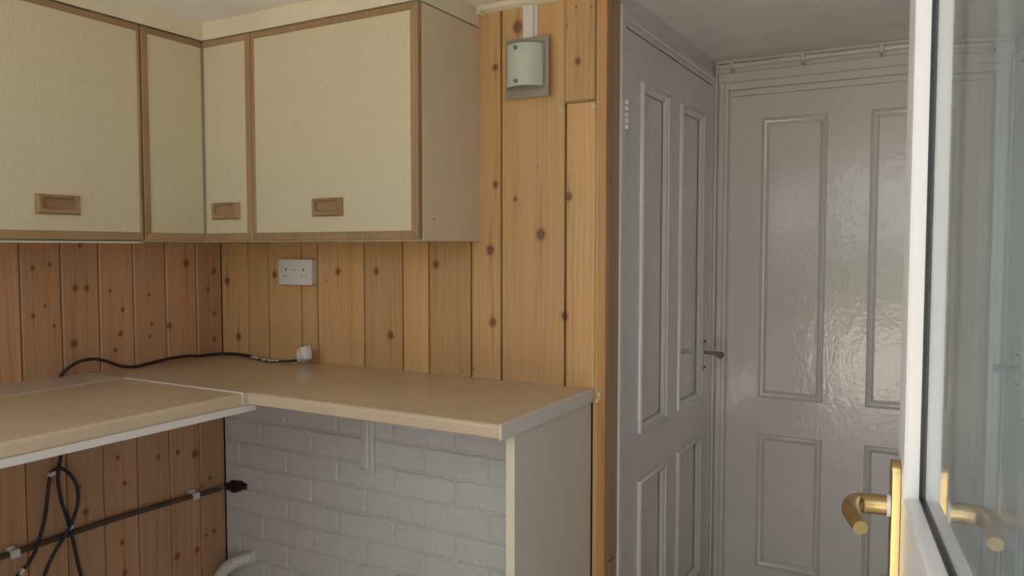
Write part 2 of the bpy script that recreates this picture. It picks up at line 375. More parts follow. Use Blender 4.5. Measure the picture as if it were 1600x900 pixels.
# coving, soffit
b = BM()
for x0, x1 in ((-1.475, -.99),):
    pr = [(0, 2.203), (-.006, 2.203), (-.022, 2.212), (-.030, ZC), (0, ZC)]
    A = [b.verts.new((x0, YB+y-.0005, z)) for y, z in pr]; Bv = [b.verts.new((x1, YB+y-.0005, z)) for y, z in pr]
    for k in range(5): b.faces.new((A[k], A[(k+1) % 5], Bv[(k+1) % 5], Bv[k]))
    b.faces.new(A); b.faces.new(Bv[::-1])
st(obj('trim_2', b, M['soffit']))
YF, XF, XC = 2.02, -2.476, -1.476     # fronts of the wall cabinets, their right end
b = BM()
pl = [(XL+.001, .7), (XF-.004, .7), (XF-.004, YF+.004), (XC-.002, YF+.004), (XC-.002, YB-.001), (XL+.001, YB-.001)]
lo = [b.verts.new((x, y, 2.160)) for x, y in pl]; hi = [b.verts.new((x, y, ZC-.0005)) for x, y in pl]
b.faces.new(lo); b.faces.new(hi[::-1])
for k in range(6): b.faces.new((lo[k], lo[(k+1) % 6], hi[(k+1) % 6], hi[k]))
st(obj('trim_3', b, M['soffit']))
b = BM()      # crumbling filler where the coving meets the soffit
for k in range(9):
    s_ = .004 + random.random()*.005
    p = Vector((XC + .004 + random.random()*.022, YB - .012 - random.random()*.012, 2.196 + random.random()*.016))
    m_ = Matrix.Translation(p) @ Matrix.Scale(s_, 4); bmesh.ops.create_icosphere(b, subdivisions=1, radius=1, matrix=m_)
obj('filler_lumps', b, M['soffit'], bpy.data.objects['trim_2'])

# ------------------------------------------------------------------ lobby: door 1 wall (faces +X), far wall (faces -Y)
def fX(a, h, z): return (XE + h, a, z)
def fY(a, h, z): return (a, Y2 - h, z)
w1 = st(obj('wall_side', B1(XE-.14, XE-.05, 2.521, Y2+.1, ZG, ZL), M['white_matt']))
obj('lintel', B1(XE-.05, XE-.012, 2.5, Y2, 2.186, ZL), M['white_matt'], w1)
fr = st(obj('trim_4', B1(XE-.05, XE+.006, 2.4985, 2.535, ZG, 2.20, bev=.002), M['white_gloss']))
obj('jamb', B1(XE-.05, XE-.001, 3.668, Y2-.02, ZG, 2.145, bev=.002), M['white_gloss'], fr)
obj('jamb_bead', B1(XE-.001, XE+.010, 3.69, 3.715, ZG, 2.19, bev=.003), M['white_gloss'], fr)
obj('head', B1(XE-.05, XE-.001, 2.535, Y2-.02, 2.140, 2.195, bev=.002), M['white_gloss'], fr)
obj('head_bead', B1(XE-.001, XE+.008, 2.535, Y2-.03, 2.160, 2.172, bev=.003), M['white_gloss'], fr)
w2 = st(obj('wall_far', B1(XE-.14, XR+.14, Y2+.001, Y2+.12, ZG, ZL), M['white_matt']))
st(obj('wall_right', B1(XR, XR+.14, 1.2, 2.2, ZG, ZL), M['plaster']))
wr = bpy.data.objects['wall_right']
obj('wall_pier', B1(XR, XR+.14, 3.3, Y2, ZG, ZL), M['plaster'], wr)
obj('wall_below_window', B1(XR, XR+.14, 2.2, 3.3, ZG, .7), M['plaster'], wr)
obj('wall_above_window', B1(XR, XR+.14, 2.2, 3.3, 2.05, ZL), M['plaster'], wr)
obj('wall_near', B1(XR, XR+.14, 0, 1.2, ZG, ZL), M['plaster'], wr)
wf = st(obj('wall_front', B1(-1.2, -.97, .0, .09, ZG, ZC), M['plaster']))
obj('wall_over_door', B1(-.97, .14, .0, .09, 2.11, ZC), M['plaster'], wf)
obj('wall_right_of_door', B1(.14, XR, .0, .09, ZG, ZC), M['plaster'], wf)
obj('wall_left_pier', B1(XL-.1, -2.6, .0, .09, ZG, ZC), M['plaster'], wf)
obj('wall_under_window', B1(-2.6, -1.2, .0, .09, ZG, 1.15), M['plaster'], wf)
obj('wall_over_window', B1(-2.6, -1.2, .0, .09, 2.1, ZC), M['plaster'], wf)
for nm, fn_, a0, a1, z0, z1 in (('window_1', lambda a, h, z: (a, .04-h, z), -2.6, -1.2, 1.15, 2.1), ('window_2', lambda a, h, z: (XR+.07+h, a, z), 2.2, 3.3, .7, 2.05)):
    b = BM(); L_ = profile_frame(b, a0, a1, z0, z1, [(0, -.03), (0, .03), (.055, .03), (.055, -.03)], fn_)
    for k in range(4): b.faces.new((L_[-1][k], L_[-1][(k+1) % 4], L_[0][(k+1) % 4], L_[0][k]))
    wo = st(obj(nm, b, M['upvc']))
    b = BM(); q = [b.verts.new(fn_(a, 0, z)) for a, z in ((a0+.055, z0+.055), (a1-.055, z0+.055), (a1-.055, z1-.055), (a0+.055, z1-.055))]; b.faces.new(q)
    obj('pane', b, M['glass'], wo)

PROF = [(-.016, -.001), (-.016, .006), (-.011, .0135), (-.006, .0145), (-.003, .009), (.002, .008), (.006, .002), (.010, -.001), (.014, -.008)]
def panel_door(name, fn, a0, a1, z1, panels, thick=.035, face=.0):
    """four panel leaf; a0..a1 across, panels = (a0,a1,z0,z1); fn(a,h,z), face at h=face"""
    d = st(bpy.data.objects.new(name, None)); C.objects.link(d); ORG[d.name] = T(*fn((a0+a1)/2, face, ZG)); d.location = ORG[d.name]
    cuts = sorted({v for p in panels for v in p[:2]}); zs = sorted({v for p in panels for v in p[2:]})
    def slab(nm, u0, u1, v0, v1):
        b = BM()
        P0, P1 = fn(u0, face-thick, v0), fn(u1, face, v1)
        box(b, min(P0[0], P1[0]), max(P0[0], P1[0]), min(P0[1], P1[1]), max(P0[1], P1[1]), v0, v1)
        return obj(nm, b, M['white_gloss'], d)
    slab('stile', a0, cuts[0], ZG+.012, z1); slab('stile', cuts[-1], a1, ZG+.012, z1)
    slab('rail', cuts[0], cuts[-1], ZG+.012, zs[0]); slab('rail', cuts[0], cuts[-1], zs[1], zs[2]); slab('rail', cuts[0], cuts[-1], zs[3], z1)
    slab('muntin', cuts[1], cuts[2], zs[0], zs[1]); slab('muntin', cuts[1], cuts[2], zs[2], zs[3])
    for (u0, u1, v0, v1) in panels:
        b = BM(); P0, P1 = fn(u0, face-.02, v0), fn(u1, face-.011, v1)
        box(b, min(P0[0], P1[0]), max(P0[0], P1[0]), min(P0[1], P1[1]), max(P0[1], P1[1]), v0, v1)
        pn = obj('door_panel', b, M['white_gloss'], d)
        b = BM(); profile_frame(b, u0, u1, v0, v1, [(i, face + h) for i, h in PROF], fn)
        obj('moulding', b, M['white_gloss'], pn, smooth=50)
    return d
d1 = panel_door('door_1', fX, 2.538, 3.664, 2.135, [(2.728, 3.0, .712, 1.965), (3.195, 3.498, .712, 1.965), (2.728, 3.0, -.1, .502), (3.195, 3.498, -.1, .502)], face=-.006)
d2 = panel_door('door_2', fY, -.922, .10, 2.086, [(-.762, -.512, .70, 1.96), (-.303, -.053, .70, 1.96), (-.762, -.512, -.104, .497), (-.303, -.053, -.104, .497)], face=.012)
# door 1 hinge and latch handle
for zz, hz in ((1.885, .10), (.1, .10)):
    h = obj('hinge', B1(XE-.006, XE+.004, 2.526, 2.542, zz-hz, zz, bev=.001), M['white_gloss'], d1)
    for k in range(5):
        b = BM(); cyl(b, (XE+.010, 2.536, zz-hz+.021*k), (XE+.010, 2.536, zz-hz+.021*k+.016), .0065, 10); obj('hinge_knuckle', b, M['white_gloss'], h, smooth=40)
hp = obj('handle_plate', B1(XE-.006, XE+.000, 3.545, 3.60, .815, .965, bev=.002), M['steel'], d1)
b = BM(); tube(b, [(XE, 3.567, .90), (XE+.03, 3.567, .90), (XE+.05, 3.562, .899), (XE+.075, 3.545, .897), (XE+.085, 3.535, .896)], [.0085, .0085, .011, .0155, .017], 12, sub=3)
obj('lever', b, M['steel'], hp, smooth=50)
for zz in (.95, .83):
    for yy in (3.563, 3.583):
        b = BM(); cyl(b, (XE-.001, yy, zz), (XE+.002, yy, zz), .005, 10); obj('screw', b, M['slot'], hp)
# far door frame, picture rail board
f2 = st(obj('trim_5', B1(-.985, -.955, Y2-.008, Y2+.001, ZG, 2.20, bev=.002), M['white_gloss']))
obj('architrave', B1(-.9545, -.932, Y2-.018, Y2+.001, ZG, 2.13, bev=.003), M['white_gloss'], f2)
obj('stop_bead', B1(-.9315, -.923, Y2-.010, Y2+.001, ZG, 2.105, bev=.002), M['white_gloss'], f2)
obj('head_board', B1(-.985, XR-.002, Y2-.012, Y2+.001, 2.155, 2.20, bev=.002), M['white_gloss'], f2)
obj('head_architrave', B1(-.932, XR-.06, Y2-.020, Y2+.001, 2.118, 2.154, bev=.003), M['white_gloss'], f2)
obj('head_stop', B1(-.93, .12, Y2-.009, Y2+.001, 2.088, 2.1175, bev=.002), M['white_gloss'], f2)
obj('architrave', B1(.103, .16, Y2-.018, Y2+.001, ZG, 2.117, bev=.003), M['white_gloss'], f2)
st(obj('trim_6', B1(-.985, XR-.002, Y2-.014, Y2+.001, 2.246, ZL-.001, bev=.002), M['white_gloss']))
cp = thing('painted_pipe', 'white painted pipe clipped along the top of the far wall under the ceiling', 'pipe', (-.6, Y2-.02, 2.232))
b = BM(); cyl(b, (-.985, Y2-.0165, 2.231), (XR-.01, Y2-.0165, 2.234), .0115, 12); obj('tube', b, M['white_gloss'], cp, smooth=50)
b = BM(); cyl(b, (-.70, Y2-.0165, 2.2315), (-.63, Y2-.0165, 2.232), .0135, 12); obj('joint_sleeve', b, M['white_gloss'], cp, smooth=50)
for x in (-.92, -.605, -.285):
    b = BM(); box(b, x-.009, x+.009, Y2-.033, Y2-.001, 2.217, 2.249, bev=.004, seg=2); box(b, x-.009, x+.009, Y2-.014, Y2+.0, 2.202, 2.220, bev=.002)
    c_ = obj('pipe_clip', b, M['white_gloss'], cp, smooth=40)
    b = BM(); cyl(b, (x, Y2-.016, 2.209), (x, Y2-.013, 2.209), .0035, 8); obj('clip_nail', b, M['slot'], c_)

# ------------------------------------------------------------------ white glazed outer door (door_3), open towards the camera
ang = math.radians(7.82); FO = Vector((-.058, 1.184)); UD = Vector((math.sin(ang), -math.cos(ang))); ND = Vector((-math.cos(ang), -math.sin(ang)))
def D(p):
    q = FO + UD * p[0] + ND * p[1]; return Vector((q.x, q.y, p[2]))
d3 = bpy.data.objects.new('door_3', None); C.objects.link(d3); st(d3); ORG[d3.name] = T(*D((.45, -.03, ZG))); d3.location = ORG[d3.name]
WD, TH, ZT, ZB = .95, .075, 2.09, -.19
GZ0, GZ1 = 1.058, 2.0
def dslab(nm, u0, u1, n0, n1, z0, z1, mat, bev=0, par=d3): return obj(nm, B1(u0, u1, n0, n1, z0, z1, bev=bev, fn=D), mat, par)
dslab('stile', 0, .0555, -TH, 0, ZB, ZT, M['upvc'], .0015)
dslab('stile', WD-.0555, WD, -TH, 0, ZB, ZT, M['upvc'], .0015)
dslab('top_rail', .056, WD-.056, -TH, 0, GZ1+.019, ZT, M['upvc'])
dslab('mid_rail', .056, WD-.056, -TH, 0, .895, GZ0-.019, M['upvc'])
dslab('bottom_rail', .056, WD-.056, -TH, 0, ZB, ZB+.12, M['upvc'])
dslab('lower_panel', .056, WD-.056, -.052, -.022, ZB+.12, .895, M['upvc'])
def bead(nm, z0, z1, side, mat=M['upvc']):
    b = BM(); f = (lambda a, h, z: D((a, h, z))) if side > 0 else (lambda a, h, z: D((a, -TH-h, z)))
    lp = profile_frame(b, .0555, WD-.0555, z0-.0185, z1+.0185, [(0, -.021), (0, 0), (.0155, -.0005), (.019, -.004), (.0195, -.0175), (.0195, -.021)], f)
    return obj(nm, b, mat, d3)
bead('glazing_bead', GZ0, GZ1, 1); bead('glazing_bead', GZ0, GZ1, -1)
bead('panel_bead', ZB+.14, .876, 1); bead('panel_bead', ZB+.14, .876, -1)
for nside, nn in ((1, -.0215), (-1, -.0535)):
    b = BM(); f = lambda a, h, z: D((a, nn + h*nside, z))
    profile_frame(b, .075, WD-.075, GZ0, GZ1, [(-.001, .0035), (.0045, .0035), (.0045, 0)], f)
    obj('gasket', b, M['rubber'], d3)
b = BM(); L_ = profile_frame(b, .075, WD-.075, GZ0, GZ1, [(.002, -.026), (.013, -.026), (.013, -.0495), (.002, -.0495)], lambda a, h, z: D((a, h, z)))
obj('spacer_bar', b, M['spacer'], d3)
dslab('glass_pane', .07, WD-.07, -.0225, -.0215, GZ0-.006, GZ1+.006, M['glass'])
dslab('glass_pane', .07, WD-.07, -.0535, -.0525, GZ0-.006, GZ1+.006, M['glass'])
def handle_set(sg):
    f = (lambda p: D(p)) if sg > 0 else (lambda p: D((p[0], -TH - p[1], p[2])))
    b = BM(); pts = []
    for k in range(17):
        a = math.pi * k / 16; pts.append((.031 - .0165*math.cos(a), 1.083 + .0145*math.sin(a)))
    pts += [(.0475, .845), (.0145, .845)]
    A = [b.verts.new(f((u_, .0008, z_))) for u_, z_ in pts]; Bv = [b.verts.new(f((u_, .0115, z_))) for u_, z_ in pts]
    b.faces.new(A); fc = b.faces.new(Bv[::-1]); n_ = len(pts)
    for k in range(n_): b.faces.new((A[k], A[(k+1) % n_], Bv[(k+1) % n_], Bv[k]))
    bmesh.ops.bevel(b, geom=list(fc.edges), offset=.002, segments=2, profile=.6, affect='EDGES')
    pl_ = obj('handle_plate', b, M['brass'], d3, smooth=40); pl_['label'] = 'satin brass handle plate'
    b = BM(); tube(b, [(.031, .011, 1.034), (.031, .016, 1.034)], .0148, 20, fn=f); obj('collar', b, M['alu'], pl_, smooth=50)
    b = BM(); tube(b, [(.031, .0155, 1.034), (.031, .036, 1.034), (.035, .0515, 1.034), (.050, .0585, 1.034), (.072, .0605, 1.034), (.098, .057, 1.032), (.123, .0515, 1.029)],
                   [.0138, .0138, .0136, .0130, .0118, .0104, .0090], 20, sub=6, fn=f)
    obj('lever', b, M['brass'], pl_, smooth=50)
    b = BM(); tube(b, [(.031, .0115, .93), (.031, .0205, .93)], .0085, 14, fn=f); box(b, .0275, .0345, .0115, .0205, .905, .93, fn=lambda p: f(tuple(p)))
    obj('lock_cylinder', b, M['steel'], pl_, smooth=50)
handle_set(1); handle_set(-1)

# ------------------------------------------------------------------ curtain by the lobby window
b = BM(); cols = []
for k in range(121):
    t = k / 120; y = 2.15 + 1.2 * t
    x = .155 + .036*math.sin(t*52) + .014*math.sin(t*23+1)
    cols.append([b.verts.new((x + .02*math.sin(j*.5+t*9)*.3, y, z)) for j, z in enumerate((.2, .8, 1.4, 2.1))])
for a, c in zip(cols, cols[1:]):
    for j in range(3): b.faces.new((a[j], c[j], c[j+1], a[j+1]))
ct = obj('curtain', b, M['curtain'], org=(.155, 2.75, .2), smooth=60)
ct.modifiers.new('thick', 'SOLIDIFY').thickness = .002
tag(ct, 'pale blue-grey folded curtain seen through the glass of the open outer door', 'curtain')
rl = thing('curtain_rail', 'white curtain rail over the folded curtain at the lobby window', 'rail', (.3, 2.7, 2.11))
b = BM(); cyl(b, (.155, 2.12, 2.108), (.155, 3.38, 2.108), .009, 12); obj('rod', b, M['plastic'], rl, smooth=50)
for y in (2.15, 3.35): obj('bracket', B1(.155, XR, y-.008, y+.008, 2.099, 2.117), M['plastic'], rl)

# ------------------------------------------------------------------ wall cabinets
def pull(par, c, axis, wdt, hgt, z):
    """recessed wooden finger pull, centre coordinate c along the front, z bottom"""
    if axis == 'Y': f = lambda a, h, zz: (a, YF - .0005 - h, zz)
    else: f = lambda a, h, zz: (XF + .0005 + h, a, zz)
    b = BM(); n = 32; z0, z1 = z, z + hgt; zc, cc = (z0+z1)/2 + .003, c
    def oval(rx, rz, h, flat=0):
        out_ = []
        for k in range(n):
            a = 2*math.pi*k/n; ca, sa = math.cos(a), math.sin(a); e = .72
            out_.append(b.verts.new(f(cc + math.copysign(rx - rz, ca) + rz*ca, h, zc + rz*sa)))
        return out_
    def rect(ins, h):
        out_ = []
        hw, hh = wdt/2 - ins, hgt/2 - ins
        for k in range(n):
            a = 2*math.pi*k/n; ca, sa = math.cos(a), math.sin(a)
            m_ = max(abs(ca)/1, abs(sa)/1); out_.append(b.verts.new(f(c + hw*ca/m_, h, (z0+z1)/2 + hh*sa/m_)))
        return out_
    Ls = [rect(0, 0), rect(0, .006), rect(.006, .015), oval(wdt*.42, hgt*.36, .015), oval(wdt*.395, hgt*.31, .0135), oval(wdt*.385, hgt*.29, .001), oval(wdt*.33, hgt*.22, .0006)]
    for p, q in zip(Ls, Ls[1:]):
        for k in range(n): b.faces.new((p[k], p[(k+1) % n], q[(k+1) % n], q[k]))
    b.faces.new(Ls[-1])
    return obj('finger_pull', b, M['oak'], par, smooth=35)
def cab_door(par, axis, a0, a1, z0, z1, left, right, top=.022, bot=.028):
    """linen faced door with hardwood edging; left / right edging widths"""
    def bx_(u0, u1, n0, n1, v0, v1, bev=0):
        return B1(u0, u1, YF-n1, YF-n0, v0, v1, bev=bev) if axis == 'Y' else B1(XF+n0, XF+n1, u0, u1, v0, v1, bev=bev)
    dr = obj('door', bx_(a0+left, a1-right, -.018, 0, z0+bot, z1-top), M['linen'], par)
    # mitred edging strips
    def strip(pts):
        b = BM(); lo_ = []; hi_ = []
        f = (lambda a, h, zz: (a, YF - h, zz)) if axis == 'Y' else (lambda a, h, zz: (XF + h, a, zz))
        for (a, zz) in pts: lo_.append(b.verts.new(f(a, -.018, zz))); hi_.append(b.verts.new(f(a, .004, zz)))
        b.faces.new(lo_); fc = b.faces.new(hi_[::-1]); k_ = len(pts)
        for k in range(k_): b.faces.new((lo_[k], lo_[(k+1) % k_], hi_[(k+1) % k_], hi_[k]))
        bmesh.ops.bevel(b, geom=list(fc.edges), offset=.0022, segments=1, affect='EDGES')
        return obj('edging_strip', b, M['oak'], dr)
    L0, R0 = a0 + left, a1 - right
    strip([(a0, z1), (a1, z1), (R0, z1-top), (L0, z1-top)])
    strip([(a0, z0), (L0, z0+bot), (R0, z0+bot), (a1, z0)])
    if left > .004: strip([(a0, z0), (a0, z1), (L0, z1-top), (L0, z0+bot)])
    if right > .004: strip([(a1, z0), (R0, z0+bot), (R0, z1-top), (a1, z1)])
    return dr
Z0, Z1 = 1.408, 2.152
def carcass(par, x0, x1, y0, y1, zb=1.404):
    obj('carcass', B1(x0, x1, y0, y1, zb, 2.1545, bev=.001), M['carcass'], par)
ca = thing('wall_cabinet', 'large cream wall cabinet on the left wall with wood-edged door', 'cabinet', (-2.65, 1.3, 1.404))
carcass(ca, XL+.002, XF-.0195, .72, 1.758)
da = cab_door(ca, 'X', 1.09, 1.757, Z0, Z1, .03, .012); pull(da, 1.457, 'X', .142, .062, 1.487)
da2 = cab_door(ca, 'X', .722, 1.087, Z0, Z1, .012, .03)
obj('light_rail', B1(XF-.04, XF-.006, .72, 1.757, 1.398, 1.4035), M['plastic'], ca)
cb = thing('corner_wall_cabinet', 'L-shaped cream corner wall cabinet with two narrow wood-edged doors', 'cabinet', (-2.6, 2.15, 1.404))
b = BM(); pl = [(XL+.002, 1.760), (XF-.0195, 1.760), (XF-.0195, YF+.0195), (-2.219, YF+.0195), (-2.219, YB-.001), (XL+.002, YB-.001)]
lo = [b.verts.new((x, y, 1.404)) for x, y in pl]; hi = [b.verts.new((x, y, 2.1545)) for x, y in pl]
b.faces.new(lo); b.faces.new(hi[::-1])
for k in range(6): b.faces.new((lo[k], lo[(k+1) % 6], hi[(k+1) % 6], hi[k]))
obj('carcass', b, M['carcass'], cb)
cab_door(cb, 'X', 1.762, YF-.0055, Z0, Z1, .026, .002)
dc = cab_door(cb, 'Y', XF+.0055, -2.221, Z0, Z1, .002, .028); pull(dc, -2.358, 'Y', .145, .062, 1.487)
cc_ = thing('wall_cabinet', 'wide cream wall cabinet on the pine back wall, right of the corner cabinet', 'cabinet', (-1.85, 2.2, 1.404))
carcass(cc_, -2.217, XC, YF+.0195, YB-.001)
dd_ = cab_door(cc_, 'Y', -2.217, XC-.001, Z0, Z1, .014, .030); pull(dd_, -1.858, 'Y', .134, .062, 1.489)
b = BM(); cyl(b, (XC-.001, 2.10, 1.475), (XC+.0006, 2.10, 1.475), .003, 8); obj('screw_hole', b, M['slot'], cc_)

# ------------------------------------------------------------------ worktops
def nosing(bm, u0, u1, v_front, v_back, z1, th, fn):
    """postformed section swept u0..u1; v runs from the front edge (v_front) backwards"""
    sgn = 1 if v_back > v_front else -1; r = .012; pr = []
    for k in range(7):
        a = math.pi/2 * k/6; pr.append((v_front + sgn*(r - r*math.sin(a)) , z1 - r + r*math.cos(a)))
    pr = pr[:]                                   # from top surface round to front face
    pr = [(v_back, z1)] + pr + [(v_front, z1 - th + .004), (v_front + sgn*.004, z1 - th), (v_back, z1 - th)]
    A = [bm.verts.new(fn(u0, v, z)) for v, z in pr]; Bv = [bm.verts.new(fn(u1, v, z)) for v, z in pr]; n_ = len(pr)
    for k in range(n_): bm.faces.new((A[k], A[(k+1) % n_], Bv[(k+1) % n_], Bv[k]))
    bm.faces.new(A); bm.faces.new(Bv[::-1])
wa = thing('worktop', 'beige speckled worktop along the pine back wall ending in a grey end strip', 'worktop', (-1.6, 2.08, .87))
b = BM(); nosing(b, -1.981, -1.036, 1.77, YB-.0015, .912, .040, lambda u, v, z: (u, v, z)); obj('surface', b, M['worktop'], wa, smooth=40)
obj('corner_surface', B1(-2.823, -1.9812, 1.757, YB-.0015, .872, .912), M['worktop'], wa)
b = BM(); box(b, -1.0355, -1.0305, 1.768, YB-.001, .868, .9135, bev=.0015); es = obj('end_strip', b, M['alu'], wa)
for y in (1.86, 1.98, 2.15, 2.165, 2.34):
    b = BM(); cyl(b, (-1.0306, y, .888+random.uniform(-.006, .004)), (-1.0292, y, .888), .0035, 10); obj('screw', b, M['plastic'], es)
wc_ = thing('worktop', 'beige speckled worktop along the old pine left wall with a white rail beneath', 'worktop', (-2.4, 1.2, .87))
b = BM(); nosing(b, .55, 1.748, -1.985, -2.60, .9115, .040, lambda u, v, z: (v, u, z)); obj('surface', b, M['worktop'], wc_, smooth=40)
obj('rear_filler', B1(XL+.001, -2.6015, .55, 1.755, .872, .9138), M['filler_strip'], wc_)
obj('joint_strip', B1(-2.59, -1.986, 1.7485, 1.7555, .873, .9145, bev=.001), M['plastic'], wc_)
obj('front_rail', B1(-2.03, -1.986, .55, 1.81, .848, .8712, bev=.002), M['plastic'], wc_)
lg = thing('end_panel', 'tall beige end panel standing under the right end of the worktop', 'panel', (-1.054, 2.12, ZG))
obj('board_face', B1(-1.066, -1.040, 1.8625, YB-.002, ZG, .8675), M['panel_beige'], lg)
obj('front_edging', B1(-1.067, -1.0395, 1.858, 1.8622, ZG, .8675), M['soffit'], lg)
b = BM()
for k in range(7):
    m_ = Matrix.Translation((-1.022 + random.random()*.012, YB-.008 + random.random()*.004, .868 + k*.006)) @ Matrix.Scale(.004+random.random()*.004, 4)
    bmesh.ops.create_icosphere(b, subdivisions=1, radius=1, matrix=m_)
tag(obj('filler_blob', b, M['soffit'], org=(-1.02, YB-.008, .865)), 'small lump of cream filler at the rear right end of the worktop', 'filler')

# shelf bracket
br = thing('shelf_bracket', 'white painted metal bracket on the brick under the worktop', 'bracket', (-1.988, YB-.02, .49))
obj('upright', B1(-2.021, -1.957, YB-.022, YB-.0085, .49, .871, bev=.003), M['plastic'], br)
obj('rib', B1(-2.004, -1.974, YB-.036, YB-.0225, .51, .871, bev=.004), M['plastic'], br)
b = BM(); cyl(b, (-2.014, YB-.0222, .512), (-2.014, YB-.0255, .512), .004, 10); obj('screw', b, M['steel'], br)
b = BM(); cyl(b, (-1.989, YB-.0365, .62), (-1.989, YB-.0385, .62), .004, 10); obj('screw', b, M['steel'], br)
obj('arm', B1(-2.004, -1.974, 1.95, YB-.036, .848, .8715, bev=.003), M['plastic'], br)

# ------------------------------------------------------------------ double socket
so = thing('double_socket', 'white unswitched-looking double wall socket on the pine boards above the worktop', 'socket', (-2.345, YB, 1.23))
so['label'] = 'white double wall socket on the pine boards above the worktop'
obj('back_box', B1(-2.425, -2.262, YB-.030, YB-.0005, 1.236, 1.330, bev=.002), M['plastic'], so)
fp = obj('face_plate', B1(-2.436, -2.251, YB-.039, YB-.0305, 1.230, 1.335, bev=.003, seg=2), M['plastic'], so, smooth=40)
def slot(u0, u1, v0, v1): obj('pin_slot', B1(u0, u1, YB-.0397, YB-.0385, v0, v1), M['slot'], fp)
for cx in (-2.393, -2.296):
    slot(cx-.0025, cx+.0025, 1.287, 1.298)
    slot(cx-.0135, cx-.0075, 1.264, 1.2675); slot(cx+.0085, cx+.0145, 1.264, 1.2675)
for x in (-2.4215, -2.2665):
    b = BM(); cyl(b, (x, YB-.0387, 1.282), (x, YB-.0402, 1.282), .003, 10); obj('screw', b, M['steel'], fp)
for x in (-2.355, -2.336):
    sw = obj('rocker_switch', B1(x-.0075, x+.0075, YB-.0425, YB-.0385, 1.289, 1.309, bev=.001), M['plastic'], fp)
    obj('switch_mark', B1(x-.004, x+.004, YB-.0428, YB-.0422, 1.2905, 1.2925), M['slot'], fp)

# ------------------------------------------------------------------ cable with plug lying on the worktop
pc = thing('plug_and_cable', 'black flex with a white three-pin plug lying on the worktop against the wall', 'cable', (-2.5, 2.3, .913))
b = BM(); tube(b, [(-2.812, 1.646, .914), (-2.795, 1.66, .940), (-2.785, 1.70, .964), (-2.78, 1.751, .968), (-2.78, 1.80, .955), (-2.78, 1.86, .928), (-2.775, 1.92, .9175), (-2.785, 1.99, .9205), (-2.79, 2.08, .9275), (-2.795, 2.17, .9275), (-2.80, 2.24, .920), (-2.80, 2.30, .9185), (-2.775, 2.345, .9185), (-2.70, 2.365, .9185), (-2.60, 2.345, .9185)], .0062, 8, sub=4)
obj('flex', b, M['rubber'], pc, smooth=60)
b = BM(); tube(b, [(-2.60, 2.345, .9185), (-2.55, 2.318, .9175), (-2.50, 2.300, .9172), (-2.44, 2.285, .9172), (-2.38, 2.305, .918), (-2.325, 2.325, .923), (-2.295, 2.33, .933)], [.0060, .0045, .0045, .0042, .0045, .005, .005], 8, sub=4)
obj('flex', b, M['rubber'], pc, smooth=60)
random.seed(3)
for (x, y) in ((-2.585, 2.337), (-2.56, 2.322), (-2.54, 2.315), (-2.52, 2.306), (-2.47, 2.29), (-2.455, 2.288), (-2.43, 2.285), (-2.415, 2.292), (-2.40, 2.297)):
    b = BM(); m_ = Matrix.Translation((x, y-.002, .9205)) @ Matrix.Rotation(random.random(), 4, 'Z') @ Matrix.Diagonal((.010, .0045, .0035, 1)); bmesh.ops.create_icosphere(b, subdivisions=1, radius=1, matrix=m_)
    t_ = obj('torn_tape', b, M['plastic'], pc); t_['label'] = 'scrap of pale tape on the flex'
b = BM()
R_ = Matrix.Translation((-2.258, 2.315, .9555)) @ Matrix.Rotation(math.radians(-22), 4, 'Z') @ Matrix.Rotation(math.radians(-20), 4, 'Y')
def sq(hw, hh, y, cr=.35, n=24):
    hw *= 1.04; hh *= .86
    o_ = []
    for k in range(n):
        a = 2*math.pi*(k+.5)/n; ca, sa = math.cos(a), math.sin(a); e = .36
        wz = hh*math.copysign(abs(sa)**e, sa); wx = hw*math.copysign(abs(ca)**e, ca) * (1 - .12*(wz/hh if wz > 0 else 0))
        o_.append(b.verts.new(R_ @ Vector((wx, y, wz))))
    return o_
Ls = [sq(.026, .026, -.030), sq(.030, .030, -.026), sq(.033, .033, -.010), sq(.0345, .0345, -.009), sq(.0345, .0345, .008), sq(.032, .032, .010)]
for p, q in zip(Ls, Ls[1:]):
    for k in range(24): b.faces.new((p[k], p[(k+1) % 24], q[(k+1) % 24], q[k]))
b.faces.new(Ls[0]); b.faces.new(Ls[-1][::-1])
pg = obj('plug', b, M['plastic'], pc, smooth=40); pg['label'] = 'white plug'
b = BM(); box(b, -.012, .012, -.0312, -.0298, -.014, .010, fn=lambda p: R_ @ p); obj('plug_label', b, M['ceiling'], pg)
for (x0, x1, z0, z1) in ((-.004, .004, .010, .014), (-.016, -.009, -.010, -.006), (.009, .016, -.010, -.006)):
    b = BM(); box(b, x0, x1, .010, .030, z0, z1, fn=lambda p: R_ @ p); obj('pin', b, M['steel'], pg)

# ------------------------------------------------------------------ wall lamp, trunking, hooks
lm = thing('wall_lamp', 'square glass wall lamp with a curved frosted shade high on the pine wall', 'lamp', (-1.272, YB, 1.89))
bp = obj('back_plate', B1(-1.3535, -1.188, YB-.030, YB-.024, 1.890, 2.090, bev=.001), M['plate_glass'], lm)
obj('lamp_base', B1(-1.31, -1.235, YB-.0235, YB-.0005, 1.93, 2.05, bev=.002), M['plastic'], lm)
b = BM(); ra = []
for sd in (0, .004):
    ra.append([[b.verts.new((-1.272 + (.0735)*math.sin(a), YB-.034 - .046*(math.cos(a)-math.cos(1.15))/(1-math.cos(1.15)) * 1.0 - sd, z)) for a in [(-1.15 + 2.3*k/20) * 1.0 for k in range(21)]] for z in (1.922, 2.062)])
W_ = .0735 / math.sin(1.15)
for sh in ra:
    for row in sh:
        for k, v in enumerate(row): v.co.x = -1.275 + W_*.96*math.sin(-1.15 + 2.3*k/20)
